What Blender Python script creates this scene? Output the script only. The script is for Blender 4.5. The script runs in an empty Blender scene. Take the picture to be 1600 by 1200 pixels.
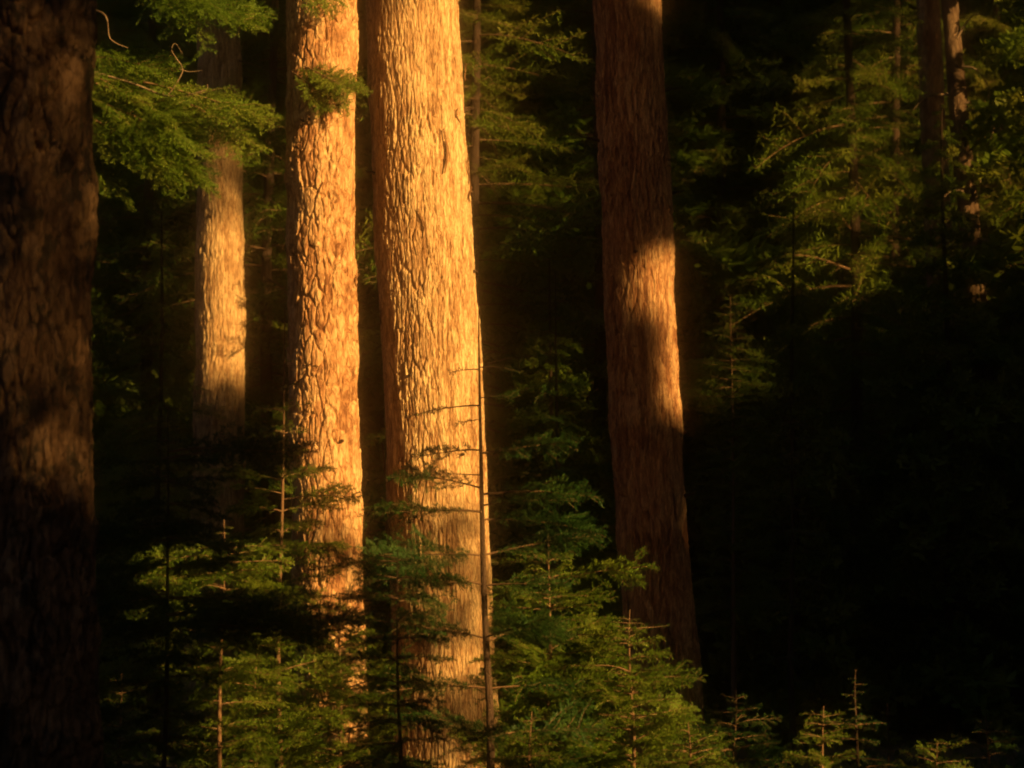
import bpy, math, random
import numpy as np
from mathutils import Vector, Matrix, Euler

random.seed(11)
rng = np.random.default_rng(11)
R = math.radians
scene = bpy.context.scene
col = scene.collection

# ------------------------------------------------------------------ camera
CAM_H, PITCH, FPX = 1.9, R(5.0), 85.0 / 36.0 * 1600.0
cam_d = bpy.data.cameras.new('camera')
cam_d.lens = 85.0; cam_d.sensor_width = 36.0; cam_d.clip_end = 2000.0; cam_d.clip_start = 0.1
cam_d.dof.use_dof = True; cam_d.dof.focus_distance = 23.6; cam_d.dof.aperture_fstop = 2.0
cam = bpy.data.objects.new('camera', cam_d); col.objects.link(cam)
cam.location = (0, 0, CAM_H); cam.rotation_euler = (R(90) + PITCH, 0, 0)
scene.camera = cam

# ------------------------------------------------------------------ light
SUN_AZ, SUN_EL = R(49.0), R(14.0)          # sun stands behind the camera, 49 degrees to its right
SUN_DIR = Vector((math.sin(SUN_AZ) * math.cos(SUN_EL), -math.cos(SUN_AZ) * math.cos(SUN_EL), math.sin(SUN_EL)))
world = bpy.data.worlds.new('World'); scene.world = world; world.use_nodes = True
wn = world.node_tree
bg = wn.nodes['Background']
sky = wn.nodes.new('ShaderNodeTexSky'); sky.sky_type = 'NISHITA'; sky.sun_disc = False
sky.sun_elevation = SUN_EL; sky.sun_rotation = math.atan2(SUN_DIR.x, SUN_DIR.y)
sky.dust_density = 3.0
wn.links.new(sky.outputs[0], bg.inputs[0]); bg.inputs[1].default_value = 0.006
sun_d = bpy.data.lights.new('sun', 'SUN'); sun_d.energy = 5.0; sun_d.angle = R(0.53); sun_d.color = (1.0, 0.59, 0.17)
sun = bpy.data.objects.new('sun', sun_d); col.objects.link(sun)
sun.rotation_euler = SUN_DIR.to_track_quat('Z', 'Y').to_euler(); sun.location = (40, -40, 30)
vs = scene.view_settings
vs.view_transform = 'Standard'; vs.look = 'None'; vs.gamma = 1.0; vs.use_curve_mapping = False
vs.exposure = 2.2
GLOW_D, GLOW_G = 0.0080, 0.9955
scene.display_settings.display_device = 'sRGB'
scene.cycles.use_denoising = True
scene.cycles.volume_bounces = 2; scene.cycles.max_bounces = 4; scene.cycles.diffuse_bounces = 2; scene.cycles.glossy_bounces = 1; scene.cycles.transmission_bounces = 2
scene.cycles.use_adaptive_sampling = True; scene.cycles.adaptive_threshold = 0.02
scene.cycles.transparent_max_bounces = 4
scene.cycles.filter_width = 1.9
scene.cycles.sample_clamp_indirect = 1.5


def at(px, py, Y):
    """A point of the place at distance Y in front of the camera, seen at the photograph's pixel."""
    c, s = math.cos(PITCH), math.sin(PITCH)
    a, b = (px - 800.0) / FPX, (600.0 - py) / FPX
    d = Vector((a, c - b * s, s + b * c))
    return Vector((0, 0, CAM_H)) + d * (Y / d.y)


# ------------------------------------------------------------------ noise
def _hash(ix, iy, seed):
    h = (ix.astype(np.int64) * 374761393 + iy.astype(np.int64) * 668265263 + seed * 1274126177) & 0xFFFFFFFF
    h = ((h ^ (h >> 13)) * 1274126177) & 0xFFFFFFFF
    h = ((h ^ (h >> 16)) * 2246822519) & 0xFFFFFFFF
    return ((h ^ (h >> 15)) & 0xFFFFFF) / float(0xFFFFFF)


def vnoise(x, y, per=None, seed=0):
    x0 = np.floor(x); y0 = np.floor(y); fx = x - x0; fy = y - y0
    fx = fx * fx * (3 - 2 * fx); fy = fy * fy * (3 - 2 * fy)
    x0 = x0.astype(np.int64); y0 = y0.astype(np.int64); x1 = x0 + 1
    if per: x0 = x0 % per; x1 = x1 % per
    a, b = _hash(x0, y0, seed), _hash(x1, y0, seed)
    c, d = _hash(x0, y0 + 1, seed), _hash(x1, y0 + 1, seed)
    return (a * (1 - fx) + b * fx) * (1 - fy) + (c * (1 - fx) + d * fx) * fy


def fbm(x, y, per=None, seed=0, octs=4):
    s = np.zeros_like(x); amp = 0.5; k = 1
    for o in range(octs):
        s += amp * vnoise(x * k, y * k, per * k if per else None, seed + o * 17)
        amp *= 0.5; k *= 2
    return s


def voronoi(x, y, per, seed=0, jit=0.9):
    ix = np.floor(x).astype(np.int64); iy = np.floor(y).astype(np.int64)
    f1 = np.full(x.shape, 9.0); f2 = np.full(x.shape, 9.0)
    idv = np.zeros(x.shape); ox = np.zeros(x.shape); oy = np.zeros(x.shape)
    for dx in (-1, 0, 1):
        for dy in (-1, 0, 1):
            cx = ix + dx; cy = iy + dy; wx = cx % per
            px = cx + 0.5 + jit * (_hash(wx, cy, seed) - 0.5)
            py = cy + 0.5 + jit * (_hash(wx, cy, seed + 5) - 0.5)
            ddx = x - px; ddy = y - py; d = np.sqrt(ddx * ddx + ddy * ddy)
            near = d < f1
            f2 = np.where(near, f1, np.minimum(f2, d))
            idv = np.where(near, _hash(wx, cy, seed + 9), idv)
            ox = np.where(near, ddx, ox); oy = np.where(near, ddy, oy)
            f1 = np.where(near, d, f1)
    return f1, f2, idv, ox, oy


def smooth(a, b, x):
    t = np.clip((x - a) / (b - a), 0, 1)
    return t * t * (3 - 2 * t)


# ------------------------------------------------------------------ mesh and object helpers
def mesh_np(name, V, F, smooth_shade=False):
    """V (n,3); F list of (m,3) or (m,4) index arrays."""
    V = np.ascontiguousarray(V, dtype=np.float32)
    me = bpy.data.meshes.new(name)
    if not isinstance(F, list): F = [F]
    F = [np.asarray(f, dtype=np.int32) for f in F if len(f)]
    loops = np.concatenate([f.ravel() for f in F])
    tot = np.concatenate([np.full(len(f), f.shape[1], dtype=np.int32) for f in F])
    start = np.concatenate([[0], np.cumsum(tot)[:-1]]).astype(np.int32)
    me.vertices.add(len(V)); me.vertices.foreach_set('co', V.ravel())
    me.loops.add(len(loops)); me.loops.foreach_set('vertex_index', loops)
    me.polygons.add(len(tot)); me.polygons.foreach_set('loop_start', start)
    try: me.polygons.foreach_set('loop_total', tot)
    except Exception: pass
    me.polygons.foreach_set('use_smooth', np.full(len(tot), smooth_shade))
    me.update(calc_edges=True); me.validate()
    return me


def obj(name, me, mat=None, parent=None, loc=None):
    o = bpy.data.objects.new(name, me); col.objects.link(o)
    if mat is not None and me is not None and not me.materials: me.materials.append(mat)
    if parent is not None: o.parent = parent
    if loc is not None: o.location = loc
    return o


def thing(name, loc, label, cat, group=None):
    o = bpy.data.objects.new(name, None); col.objects.link(o)
    o.location = loc; o.empty_display_size = 0.3
    o['label'] = label; o['category'] = cat
    if group: o['group'] = group
    return o


def tube(pts, rad, n=8, cap=True):
    """Tapered tube along pts -> V, quads, tris."""
    P = np.array([tuple(p) for p in pts], dtype=float); m = len(P)
    T = np.gradient(P, axis=0); T /= np.linalg.norm(T, axis=1)[:, None] + 1e-9
    ref = np.array([0, 0, 1.0]) if abs(T[0][2]) < 0.8 else np.array([0, 1.0, 0])
    N = np.cross(T, ref); N /= np.linalg.norm(N, axis=1)[:, None] + 1e-9
    B = np.cross(T, N)
    a = np.linspace(0, 2 * np.pi, n, endpoint=False)
    V = (P[:, None, :] + np.asarray(rad)[:, None, None] * (np.cos(a)[None, :, None] * N[:, None, :] + np.sin(a)[None, :, None] * B[:, None, :])).reshape(-1, 3)
    i = np.arange(m - 1)[:, None] * n + np.arange(n)[None, :]
    j = np.arange(m - 1)[:, None] * n + (np.arange(n)[None, :] + 1) % n
    Q = np.stack([i, j, j + n, i + n], -1).reshape(-1, 4)
    return V, Q


class Acc:
    """Collects vertices, quads and triangles for one mesh."""
    def __init__(s): s.V = []; s.Q = []; s.T = []; s.n = 0
    def add(s, V, Q=None, T=None):
        V = np.asarray(V, float).reshape(-1, 3)
        if Q is not None and len(Q): s.Q.append(np.asarray(Q) + s.n)
        if T is not None and len(T): s.T.append(np.asarray(T) + s.n)
        s.V.append(V); s.n += len(V)
    def arrays(s):
        V = np.concatenate(s.V)
        Q = np.concatenate(s.Q) if s.Q else np.zeros((0, 4), int)
        T = np.concatenate(s.T) if s.T else np.zeros((0, 3), int)
        return V, Q, T
    def mesh(s, name, sm=False):
        V, Q, T = s.arrays()
        return mesh_np(name, V, [Q, T], sm)


# ------------------------------------------------------------------ materials
def new_mat(name):
    m = bpy.data.materials.new(name); m.use_nodes = True
    nt = m.node_tree; b = nt.nodes['Principled BSDF']
    return m, nt, b


def ramp(nt, stops):
    r = nt.nodes.new('ShaderNodeValToRGB')
    el = r.color_ramp.elements
    while len(el) < len(stops): el.new(0.5)
    for e, (p, c) in zip(el, stops): e.position = p; e.color = (*c, 1)
    return r


def bark_mat(name, c0, c1, c2, *a, stain=0.0, **k):
    m = _bark_mat(name, c0, c1, c2, *a, **k)
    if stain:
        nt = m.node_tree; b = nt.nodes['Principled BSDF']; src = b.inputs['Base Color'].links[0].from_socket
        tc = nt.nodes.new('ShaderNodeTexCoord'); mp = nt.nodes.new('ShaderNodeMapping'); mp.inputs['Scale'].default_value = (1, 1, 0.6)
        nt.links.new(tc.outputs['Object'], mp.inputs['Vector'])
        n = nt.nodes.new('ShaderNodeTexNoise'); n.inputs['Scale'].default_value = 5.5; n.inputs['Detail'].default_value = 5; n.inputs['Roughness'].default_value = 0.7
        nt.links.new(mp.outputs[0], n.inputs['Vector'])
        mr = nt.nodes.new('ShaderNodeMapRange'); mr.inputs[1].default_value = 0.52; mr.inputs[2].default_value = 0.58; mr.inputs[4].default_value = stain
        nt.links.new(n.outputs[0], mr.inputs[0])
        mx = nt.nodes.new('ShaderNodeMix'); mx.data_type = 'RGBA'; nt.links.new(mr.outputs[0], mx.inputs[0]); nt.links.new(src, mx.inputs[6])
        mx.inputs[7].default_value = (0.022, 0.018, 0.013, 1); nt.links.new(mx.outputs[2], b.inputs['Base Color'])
    return m


def _bark_mat(name, c0, c1, c2, streak=30.0, rough=0.85, bump=0.7, crack_s=26.0, crack_z=0.5):
    m, nt, b = new_mat(name)
    tc = nt.nodes.new('ShaderNodeTexCoord')
    mp = nt.nodes.new('ShaderNodeMapping'); mp.inputs['Scale'].default_value = (1, 1, 0.22)
    nt.links.new(tc.outputs['Object'], mp.inputs['Vector'])
    n1 = nt.nodes.new('ShaderNodeTexNoise'); n1.inputs['Scale'].default_value = streak; n1.inputs['Detail'].default_value = 4; n1.inputs['Roughness'].default_value = 0.68
    nt.links.new(mp.outputs[0], n1.inputs['Vector'])
    n2 = nt.nodes.new('ShaderNodeTexNoise'); n2.inputs['Scale'].default_value = 2.6; n2.inputs['Detail'].default_value = 4
    nt.links.new(tc.outputs['Object'], n2.inputs['Vector'])
    at_ = nt.nodes.new('ShaderNodeAttribute'); at_.attribute_name = 'plate'
    mx = nt.nodes.new('ShaderNodeMath'); mx.operation = 'MULTIPLY_ADD'
    nt.links.new(n1.outputs[0], mx.inputs[0]); mx.inputs[1].default_value = 0.72
    ad = nt.nodes.new('ShaderNodeMath'); ad.operation = 'MULTIPLY'; ad.inputs[1].default_value = 0.55
    nt.links.new(at_.outputs['Fac'], ad.inputs[0])
    ad2 = nt.nodes.new('ShaderNodeMath'); ad2.operation = 'MULTIPLY_ADD'; ad2.inputs[1].default_value = 0.22
    nt.links.new(n2.outputs[0], ad2.inputs[0]); nt.links.new(ad.outputs[0], ad2.inputs[2])
    nt.links.new(ad2.outputs[0], mx.inputs[2])
    rp = ramp(nt, [(0.50, c0), (0.68, c1), (0.90, c2)])
    nt.links.new(mx.outputs[0], rp.inputs[0])
    nt.links.new(rp.outputs[0], b.inputs['Base Color'])
    b.inputs['Roughness'].default_value = rough
    b.inputs['Specular IOR Level'].default_value = 0.25
    # hairline cracks and flaking, too fine to model
    mp2 = nt.nodes.new('ShaderNodeMapping'); mp2.inputs['Scale'].default_value = (1, 1, crack_z)
    nw = nt.nodes.new('ShaderNodeTexNoise'); nw.inputs['Scale'].default_value = 14; nw.inputs['Detail'].default_value = 2
    nt.links.new(tc.outputs['Object'], nw.inputs['Vector'])
    va = nt.nodes.new('ShaderNodeVectorMath'); va.operation = 'MULTIPLY_ADD'; va.inputs[1].default_value = (0.05, 0.05, 0.12)
    nt.links.new(nw.outputs['Color'], va.inputs[0]); nt.links.new(tc.outputs['Object'], va.inputs[2])
    nt.links.new(va.outputs[0], mp2.inputs['Vector'])
    vo = nt.nodes.new('ShaderNodeTexVoronoi'); vo.feature = 'DISTANCE_TO_EDGE'; vo.inputs['Scale'].default_value = crack_s
    nt.links.new(mp2.outputs[0], vo.inputs['Vector'])
    cr = nt.nodes.new('ShaderNodeMapRange'); cr.inputs[1].default_value = 0.02; cr.inputs[2].default_value = 0.16
    nt.links.new(vo.outputs['Distance'], cr.inputs[0])
    mixc = nt.nodes.new('ShaderNodeMix'); mixc.data_type = 'RGBA'
    cm = nt.nodes.new('ShaderNodeMath'); cm.operation = 'MULTIPLY_ADD'; cm.inputs[1].default_value = 0.45; cm.inputs[2].default_value = 0.55
    nt.links.new(cr.outputs[0], cm.inputs[0]); nt.links.new(cm.outputs[0], mixc.inputs[0])
    mixc.inputs[6].default_value = (c0[0] * 0.6, c0[1] * 0.5, c0[2] * 0.45, 1)
    nt.links.new(rp.outputs[0], mixc.inputs[7]); nt.links.new(mixc.outputs[2], b.inputs['Base Color'])
    hsum = nt.nodes.new('ShaderNodeMath'); hsum.operation = 'MULTIPLY_ADD'; hsum.inputs[1].default_value = 0.8
    nt.links.new(cr.outputs[0], hsum.inputs[0]); nt.links.new(n1.outputs[0], hsum.inputs[2])
    bp = nt.nodes.new('ShaderNodeBump'); bp.inputs['Strength'].default_value = bump; bp.inputs['Distance'].default_value = 0.010
    nt.links.new(hsum.outputs[0], bp.inputs['Height']); nt.links.new(bp.outputs[0], b.inputs['Normal'])
    return m


def leaf_mat(name, c0, c1, c2, trans=0.35, scale=3.0):
    m, nt, b = new_mat(name)
    tc = nt.nodes.new('ShaderNodeTexCoord')
    n = nt.nodes.new('ShaderNodeTexNoise'); n.inputs['Scale'].default_value = scale; n.inputs['Detail'].default_value = 2
    nt.links.new(tc.outputs['Object'], n.inputs['Vector'])
    oi = nt.nodes.new('ShaderNodeObjectInfo')
    ma = nt.nodes.new('ShaderNodeMath'); ma.operation = 'MULTIPLY_ADD'; ma.inputs[1].default_value = 0.25
    nt.links.new(oi.outputs['Random'], ma.inputs[0]); nt.links.new(n.outputs[0], ma.inputs[2])
    rp = ramp(nt, [(0.35, c0), (0.6, c1), (0.85, c2)])
    nt.links.new(ma.outputs[0], rp.inputs[0]); nt.links.new(rp.outputs[0], b.inputs['Base Color'])
    b.inputs['Roughness'].default_value = 0.55; b.inputs['Specular IOR Level'].default_value = 0.25
    tr = nt.nodes.new('ShaderNodeBsdfTranslucent'); nt.links.new(rp.outputs[0], tr.inputs[0])
    mixs = nt.nodes.new('ShaderNodeMixShader'); mixs.inputs[0].default_value = trans
    out = nt.nodes['Material Output']
    nt.links.new(b.outputs[0], mixs.inputs[1]); nt.links.new(tr.outputs[0], mixs.inputs[2])
    nt.links.new(mixs.outputs[0], out.inputs[0])
    return m


M_BARK_PLATE = bark_mat('bark_plates', (0.14, 0.052, 0.021), (0.40, 0.20, 0.092), (0.60, 0.38, 0.20), 30, crack_s=17.0, crack_z=0.3)
M_BARK_FIBRE = bark_mat('bark_fibre', (0.16, 0.072, 0.030), (0.44, 0.255, 0.125), (0.66, 0.46, 0.25), 42, crack_s=30.0, crack_z=0.13)
M_BARK_RED = bark_mat('bark_red', (0.10, 0.033, 0.014), (0.29, 0.125, 0.055), (0.54, 0.33, 0.17), 30, crack_s=30.0, crack_z=0.13)
M_BARK_DARK = bark_mat('bark_dark', (0.05, 0.028, 0.018), (0.115, 0.066, 0.038), (0.20, 0.13, 0.08), 20)
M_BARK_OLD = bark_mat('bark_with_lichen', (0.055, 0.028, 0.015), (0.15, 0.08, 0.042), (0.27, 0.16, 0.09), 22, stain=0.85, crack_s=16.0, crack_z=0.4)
M_STEM = bark_mat('stem_bark', (0.16, 0.09, 0.05), (0.28, 0.18, 0.10), (0.40, 0.28, 0.17), 40, 0.8, 0.2)
M_TWIG_DEAD = bark_mat('dead_wood', (0.22, 0.15, 0.10), (0.34, 0.25, 0.17), (0.45, 0.35, 0.25), 40, 0.8, 0.2)
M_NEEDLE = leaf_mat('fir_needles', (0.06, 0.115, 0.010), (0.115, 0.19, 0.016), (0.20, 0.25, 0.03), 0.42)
M_NEEDLE_SHADE = leaf_mat('shaded_fir_needles', (0.018, 0.05, 0.010), (0.03, 0.08, 0.014), (0.055, 0.11, 0.02))  # darker copy of the needles, shade put into the colour
M_NEEDLE_BG = leaf_mat('forest_needles', (0.06, 0.12, 0.010), (0.14, 0.21, 0.018), (0.27, 0.27, 0.04), 0.45, 1.2)

# ground: dark needle litter
M_GROUND, nt, b = new_mat('needle_litter')
tc = nt.nodes.new('ShaderNodeTexCoord')
n = nt.nodes.new('ShaderNodeTexNoise'); n.inputs['Scale'].default_value = 9.0; n.inputs['Detail'].default_value = 8
nt.links.new(tc.outputs['Object'], n.inputs['Vector'])
rp = ramp(nt, [(0.35, (0.035, 0.022, 0.013)), (0.55, (0.10, 0.06, 0.032)), (0.75, (0.06, 0.07, 0.025))])
nt.links.new(n.outputs[0], rp.inputs[0]); nt.links.new(rp.outputs[0], b.inputs['Base Color'])
b.inputs['Roughness'].default_value = 0.95
bp = nt.nodes.new('ShaderNodeBump'); bp.inputs['Strength'].default_value = 0.7; bp.inputs['Distance'].default_value = 0.05
nt.links.new(n.outputs[0], bp.inputs['Height']); nt.links.new(bp.outputs[0], b.inputs['Normal'])


# ------------------------------------------------------------------ ground
def ground_z(x, y):
    x = np.asarray(x, float); y = np.asarray(y, float)
    z = 0.35 * (fbm(x / 7 + 50, y / 7 + 50, seed=3) - 0.47) + 0.10 * (fbm(x / 1.3 + 90, y / 1.3 + 20, seed=4) - 0.47)
    back = smooth(46, 120, y + 0.12 * np.abs(x)) * 30.0
    return z + back + smooth(120, 420, y) * 35.0


def gz(x, y): return float(ground_z(np.array([x]), np.array([y]))[0])


def axis_samples(lo, hi, a, b, fine, coarse):
    m = np.arange(a, b + 1e-6, fine)
    l = a - np.cumsum(np.geomspace(fine, coarse, 60)); l = l[l > lo]
    h = b + np.cumsum(np.geomspace(fine, coarse, 60)); h = h[h < hi]
    return np.concatenate([[lo], l[::-1], m, h, [hi]])


gx = axis_samples(-500, 500, -14, 16, 0.36, 30); gy = axis_samples(-300, 700, 10, 60, 0.36, 30)
GX, GY = np.meshgrid(gx, gy)
V = np.stack([GX, GY, ground_z(GX, GY)], -1).reshape(-1, 3)
nx, ny = len(gx), len(gy)
i = (np.arange(ny - 1)[:, None] * nx + np.arange(nx - 1)[None, :])
Q = np.stack([i, i + 1, i + 1 + nx, i + nx], -1).reshape(-1, 4)
g = obj('ground', mesh_np('ground', V, Q, True), M_GROUND); g['kind'] = 'structure'


# ------------------------------------------------------------------ old trunks with modelled bark
def bark_relief(style, u, v, circ, seed):
    """Relief in metres and a per-plate tint; u runs round the trunk (m), v up it (m)."""
    k = lambda w: max(3, int(round(circ / w)))
    def warp(amp, w):
        n_ = k(w)
        return amp * (fbm(u / circ * n_, v / w, n_, seed + 31, 3) - 0.47), amp * (fbm(u / circ * n_, v / w, n_, seed + 47, 3) - 0.47)
    def cells(cw, ch, amp_u, amp_v, ws, sd, crack, jit=1.0):
        """Elongated cells with narrow cracks between them; crack is a width in cell units."""
        n_ = k(cw); kw_ = k(ws); kf = k(0.05)
        wx = amp_u * 2 * (fbm(u / circ * kw_, v / (ws * 1.6), kw_, sd + 31, 2) - 0.37) + 0.010 * (fbm(u / circ * kf, v / 0.05, kf, sd + 33, 2) - 0.37)
        wy = amp_v * 2 * (fbm(u / circ * kw_, v / ws, kw_, sd + 47, 2) - 0.37) + 0.03 * (fbm(u / circ * kf, v / 0.05, kf, sd + 49, 2) - 0.37)
        f1, f2, idv, ox, oy = voronoi((u + wx) / circ * n_, (v + wy) / ch, n_, sd, jit)
        kg = k(0.09)
        gate = smooth(0.16, 0.34, fbm(u / circ * kg, v / 0.2, kg, sd + 61, 2))
        return 1 - (1 - smooth(crack * 0.25, crack, f2 - f1)) * gate, idv, ox, oy
    if style == 'plates':
        e3, id3, ox, oy = cells(0.085, 0.30, 0.055, 0.10, 0.16, seed + 170, 0.15)
        h = 0.030 * e3 + 0.016 * id3 * e3
        a = id3 * 40.0
        h += 0.012 * (np.cos(a) * ox + np.sin(a) * oy) * e3
        e, idv, o2, p2 = cells(0.048, 0.095, 0.03, 0.05, 0.12, seed, 0.16)
        h += 0.010 * e + 0.009 * idv * e
        e2, id2, _, _ = cells(0.024, 0.05, 0.02, 0.03, 0.09, seed + 70, 0.2)
        h += 0.003 * e2 + 0.005 * id2
        tint = 0.4 * id3 + 0.35 * idv + 0.25 * id2
    else:
        e3, id3, ox, oy = cells(0.062, 0.55, 0.045, 0.12, 0.22, seed + 170, 0.17)
        h = 0.024 * e3 + 0.012 * id3 * e3 + 0.010 * ox * (id3 - 0.5) * 2
        e, idv, o2, p2 = cells(0.028, 0.20, 0.03, 0.08, 0.14, seed, 0.24)
        h += 0.011 * e + 0.009 * idv * e
        e2, id2, _, _ = cells(0.017, 0.08, 0.015, 0.03, 0.08, seed + 70, 0.24)
        h += 0.004 * e2 + 0.005 * id2
        tint = 0.35 * id3 + 0.35 * idv + 0.3 * id2
    n4 = k(0.018)
    h += 0.010 * (fbm(u / circ * n4, v / 0.045, n4, seed + 99, 2) - 0.4)
    n5 = k(0.5)
    amp = 0.62 + 0.75 * smooth(0.25, 0.62, fbm(u / circ * n5, v / 0.7, n5, seed + 140, 3))
    h = 0.8 * h * amp
    h += 0.032 * (fbm(u / circ * n5, v / 1.1, n5, seed + 120, 3) - 0.47)
    return h, tint


def old_trunk(name, label, style, mat, Y, edge_a, edge_b, seed, nu, dv, top=17.0, relief=1.0, flare=0.30, group='old conifer trunks'):
    """edge_a, edge_b: (pixel row, left pixel, right pixel) of the trunk's outline at two heights."""
    (ya, la, ra), (yb, lb, rb) = edge_a, edge_b
    A, B = at((la + ra) / 2, ya, Y), at((lb + rb) / 2, yb, Y)
    ra_m = (at(ra, ya, Y) - at(la, ya, Y)).length / 2; rb_m = (at(rb, yb, Y) - at(lb, yb, Y)).length / 2
    lean = (A - B) / (A.z - B.z)
    base_z = gz(B.x, B.y) - 0.25
    base = B + lean * (base_z - B.z)
    root = thing(name, (base.x, base.y, base_z), label, 'tree', group)
    ztop_seen = at(0, -25, Y).z
    z = np.arange(0, ztop_seen - base_z + 0.2, dv)
    z = np.concatenate([z, np.arange(z[-1] + 0.15, top, 0.35)])
    th = np.linspace(0, 2 * np.pi, nu, endpoint=False)
    TH, Z = np.meshgrid(th, z)
    slope = (ra_m - rb_m) / (A.z - B.z)
    rad = np.maximum(rb_m + slope * (Z + base_z - B.z), 0.12)
    rm = rb_m; circ = 2 * math.pi * rm
    h, tint = bark_relief(style, TH / (2 * np.pi) * circ, Z + seed * 3.1, circ, seed)
    fade = np.where(Z > ztop_seen - base_z + 0.2, 0.3, 1.0)
    lob = 0.75 + 0.5 * np.cos(TH * 5 + seed) * 0.5 + 0.25 * np.cos(TH * 3 + 2 * seed)
    rad = rad - 0.030 * relief + h * relief * fade + flare * rm * np.exp(-np.maximum(Z - 0.2, 0) / 0.38) * lob
    bend = 0.03 * np.sin(Z * 0.55 + seed)
    X = np.cos(TH) * rad + lean.x * Z + bend; Yv = np.sin(TH) * rad + lean.y * Z
    V = np.stack([X, Yv, Z], -1).reshape(-1, 3)
    nz = len(z)
    i = np.arange(nz - 1)[:, None] * nu + np.arange(nu)[None, :]
    j = np.arange(nz - 1)[:, None] * nu + (np.arange(nu)[None, :] + 1) % nu
    me = mesh_np('trunk', V, np.stack([i, j, j + nu, i + nu], -1).reshape(-1, 4), True)
    at_ = me.attributes.new('plate', 'FLOAT', 'POINT'); at_.data.foreach_set('value', tint.ravel().astype(np.float32))
    obj('trunk', me, mat, root)
    axis = lambda zz: Vector((base.x + lean.x * (zz - base_z), base.y + lean.y * (zz - base_z), zz))
    return root, axis, (lambda zz: max(rb_m + slope * (zz - B.z), 0.1))


T_LEFT, AX_L, RAD_L = old_trunk('old_fir', 'massive shaded brown trunk with scaly bark at the left edge', 'plates', M_BARK_OLD, 16.0,
                                (0, -85, 143), (1000, -80, 152), 3, 300, 0.018, relief=1.5)
T_FAR, AX_F, RAD_F = old_trunk('old_fir', 'slim trunk with a glowing sunlit band behind the hanging bough', 'fibre', M_BARK_FIBRE, 34.0,
                               (100, 312, 378), (620, 301, 380), 5, 170, 0.028)
T_SCALY, AX_S, RAD_S = old_trunk('old_fir', 'sunlit orange trunk with scaly bark, left of the broadest pale trunk', 'plates', M_BARK_PLATE, 24.0,
                                 (0, 450, 556), (800, 458, 564), 8, 330, 0.0145, relief=0.8)
T_MAIN, AX_M, RAD_M = old_trunk('old_fir', 'broadest golden sunlit trunk with fibrous bark in the middle', 'fibre', M_BARK_FIBRE, 24.7,
                                (0, 575, 722), (1000, 612, 768), 13, 460, 0.0165, relief=0.8)
T_RED, AX_R, RAD_R = old_trunk('old_fir', 'dim reddish trunk with one sunlit patch, right of the golden trunk', 'fibre', M_BARK_RED, 27.0,
                               (0, 926, 1030), (800, 966, 1076), 21, 300, 0.0175)

# loose strips of bark standing off the broad trunk
def bark_strip(parent, axis, radf, base, ang, z, ln, w, seed):
    r_ = random.Random(seed)
    m = 9; V = []
    for k in range(m):
        t = k / (m - 1); zz = z + ln * (t - 0.5)
        lift = 0.012 + 0.035 * (abs(t - 0.4) ** 1.5) * r_.uniform(0.6, 1.4)
        ww = w * (0.35 + 0.65 * math.sin(math.pi * min(1, t * 0.9 + 0.08)))
        a = ang + 0.06 * math.sin(t * 4 + seed)
        c = axis(zz); rr = radf(zz) + lift
        for s in (-1, 1):
            for dep in (0.0, 0.009):
                aa = a + s * ww / 2 / rr
                V.append((c.x + math.cos(aa) * (rr - dep) - base.x, c.y + math.sin(aa) * (rr - dep) - base.y, zz - base.z))
    Q = []
    for k in range(m - 1):
        o = k * 4
        Q += [(o, o + 2, o + 6, o + 4), (o + 1, o + 5, o + 7, o + 3), (o, o + 4, o + 5, o + 1), (o + 2, o + 3, o + 7, o + 6)]
    Q += [(0, 1, 3, 2), ((m - 1) * 4, (m - 1) * 4 + 2, (m - 1) * 4 + 3, (m - 1) * 4 + 1)]
    obj('bark_strip', mesh_np('bark_strip', np.array(V), np.array(Q)), M_BARK_FIBRE, parent)


rs = random.Random(5)
for k in range(34):
    left = k < 24
    ang = math.radians(rs.uniform(184, 232) if left else rs.uniform(-40, -2) if k < 30 else rs.uniform(240, 300))
    bark_strip(T_MAIN, AX_M, RAD_M, T_MAIN.location, ang, rs.uniform(1.2, 7.3), rs.uniform(0.14, 0.46), rs.uniform(0.014, 0.034), k)
for k in range(12):
    bark_strip(T_SCALY, AX_S, RAD_S, T_SCALY.location, math.radians(rs.uniform(190, 345)), rs.uniform(1.2, 7.3), rs.uniform(0.08, 0.2), rs.uniform(0.02, 0.05), 60 + k)


def branch_stub(parent, axis, radf, base, deg, z, ln, r0):
    c = axis(z); a = math.radians(deg); rr_ = radf(z)
    d = Vector((math.cos(a), math.sin(a), 0.25)); p0 = Vector((c.x + math.cos(a) * (rr_ - 0.04), c.y + math.sin(a) * (rr_ - 0.04), z)) - base
    pts = [p0, p0 + d * (0.04 + ln * 0.4), p0 + d * (0.04 + ln * 0.8) + Vector((0, 0, -0.01)), p0 + d * (0.04 + ln)]
    V, Q = tube(pts, [r0 * 1.7, r0, r0 * 0.8, r0 * 0.35], 7)
    obj('branch_stub', mesh_np('branch_stub', V, Q), M_BARK_DARK, parent)


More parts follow.
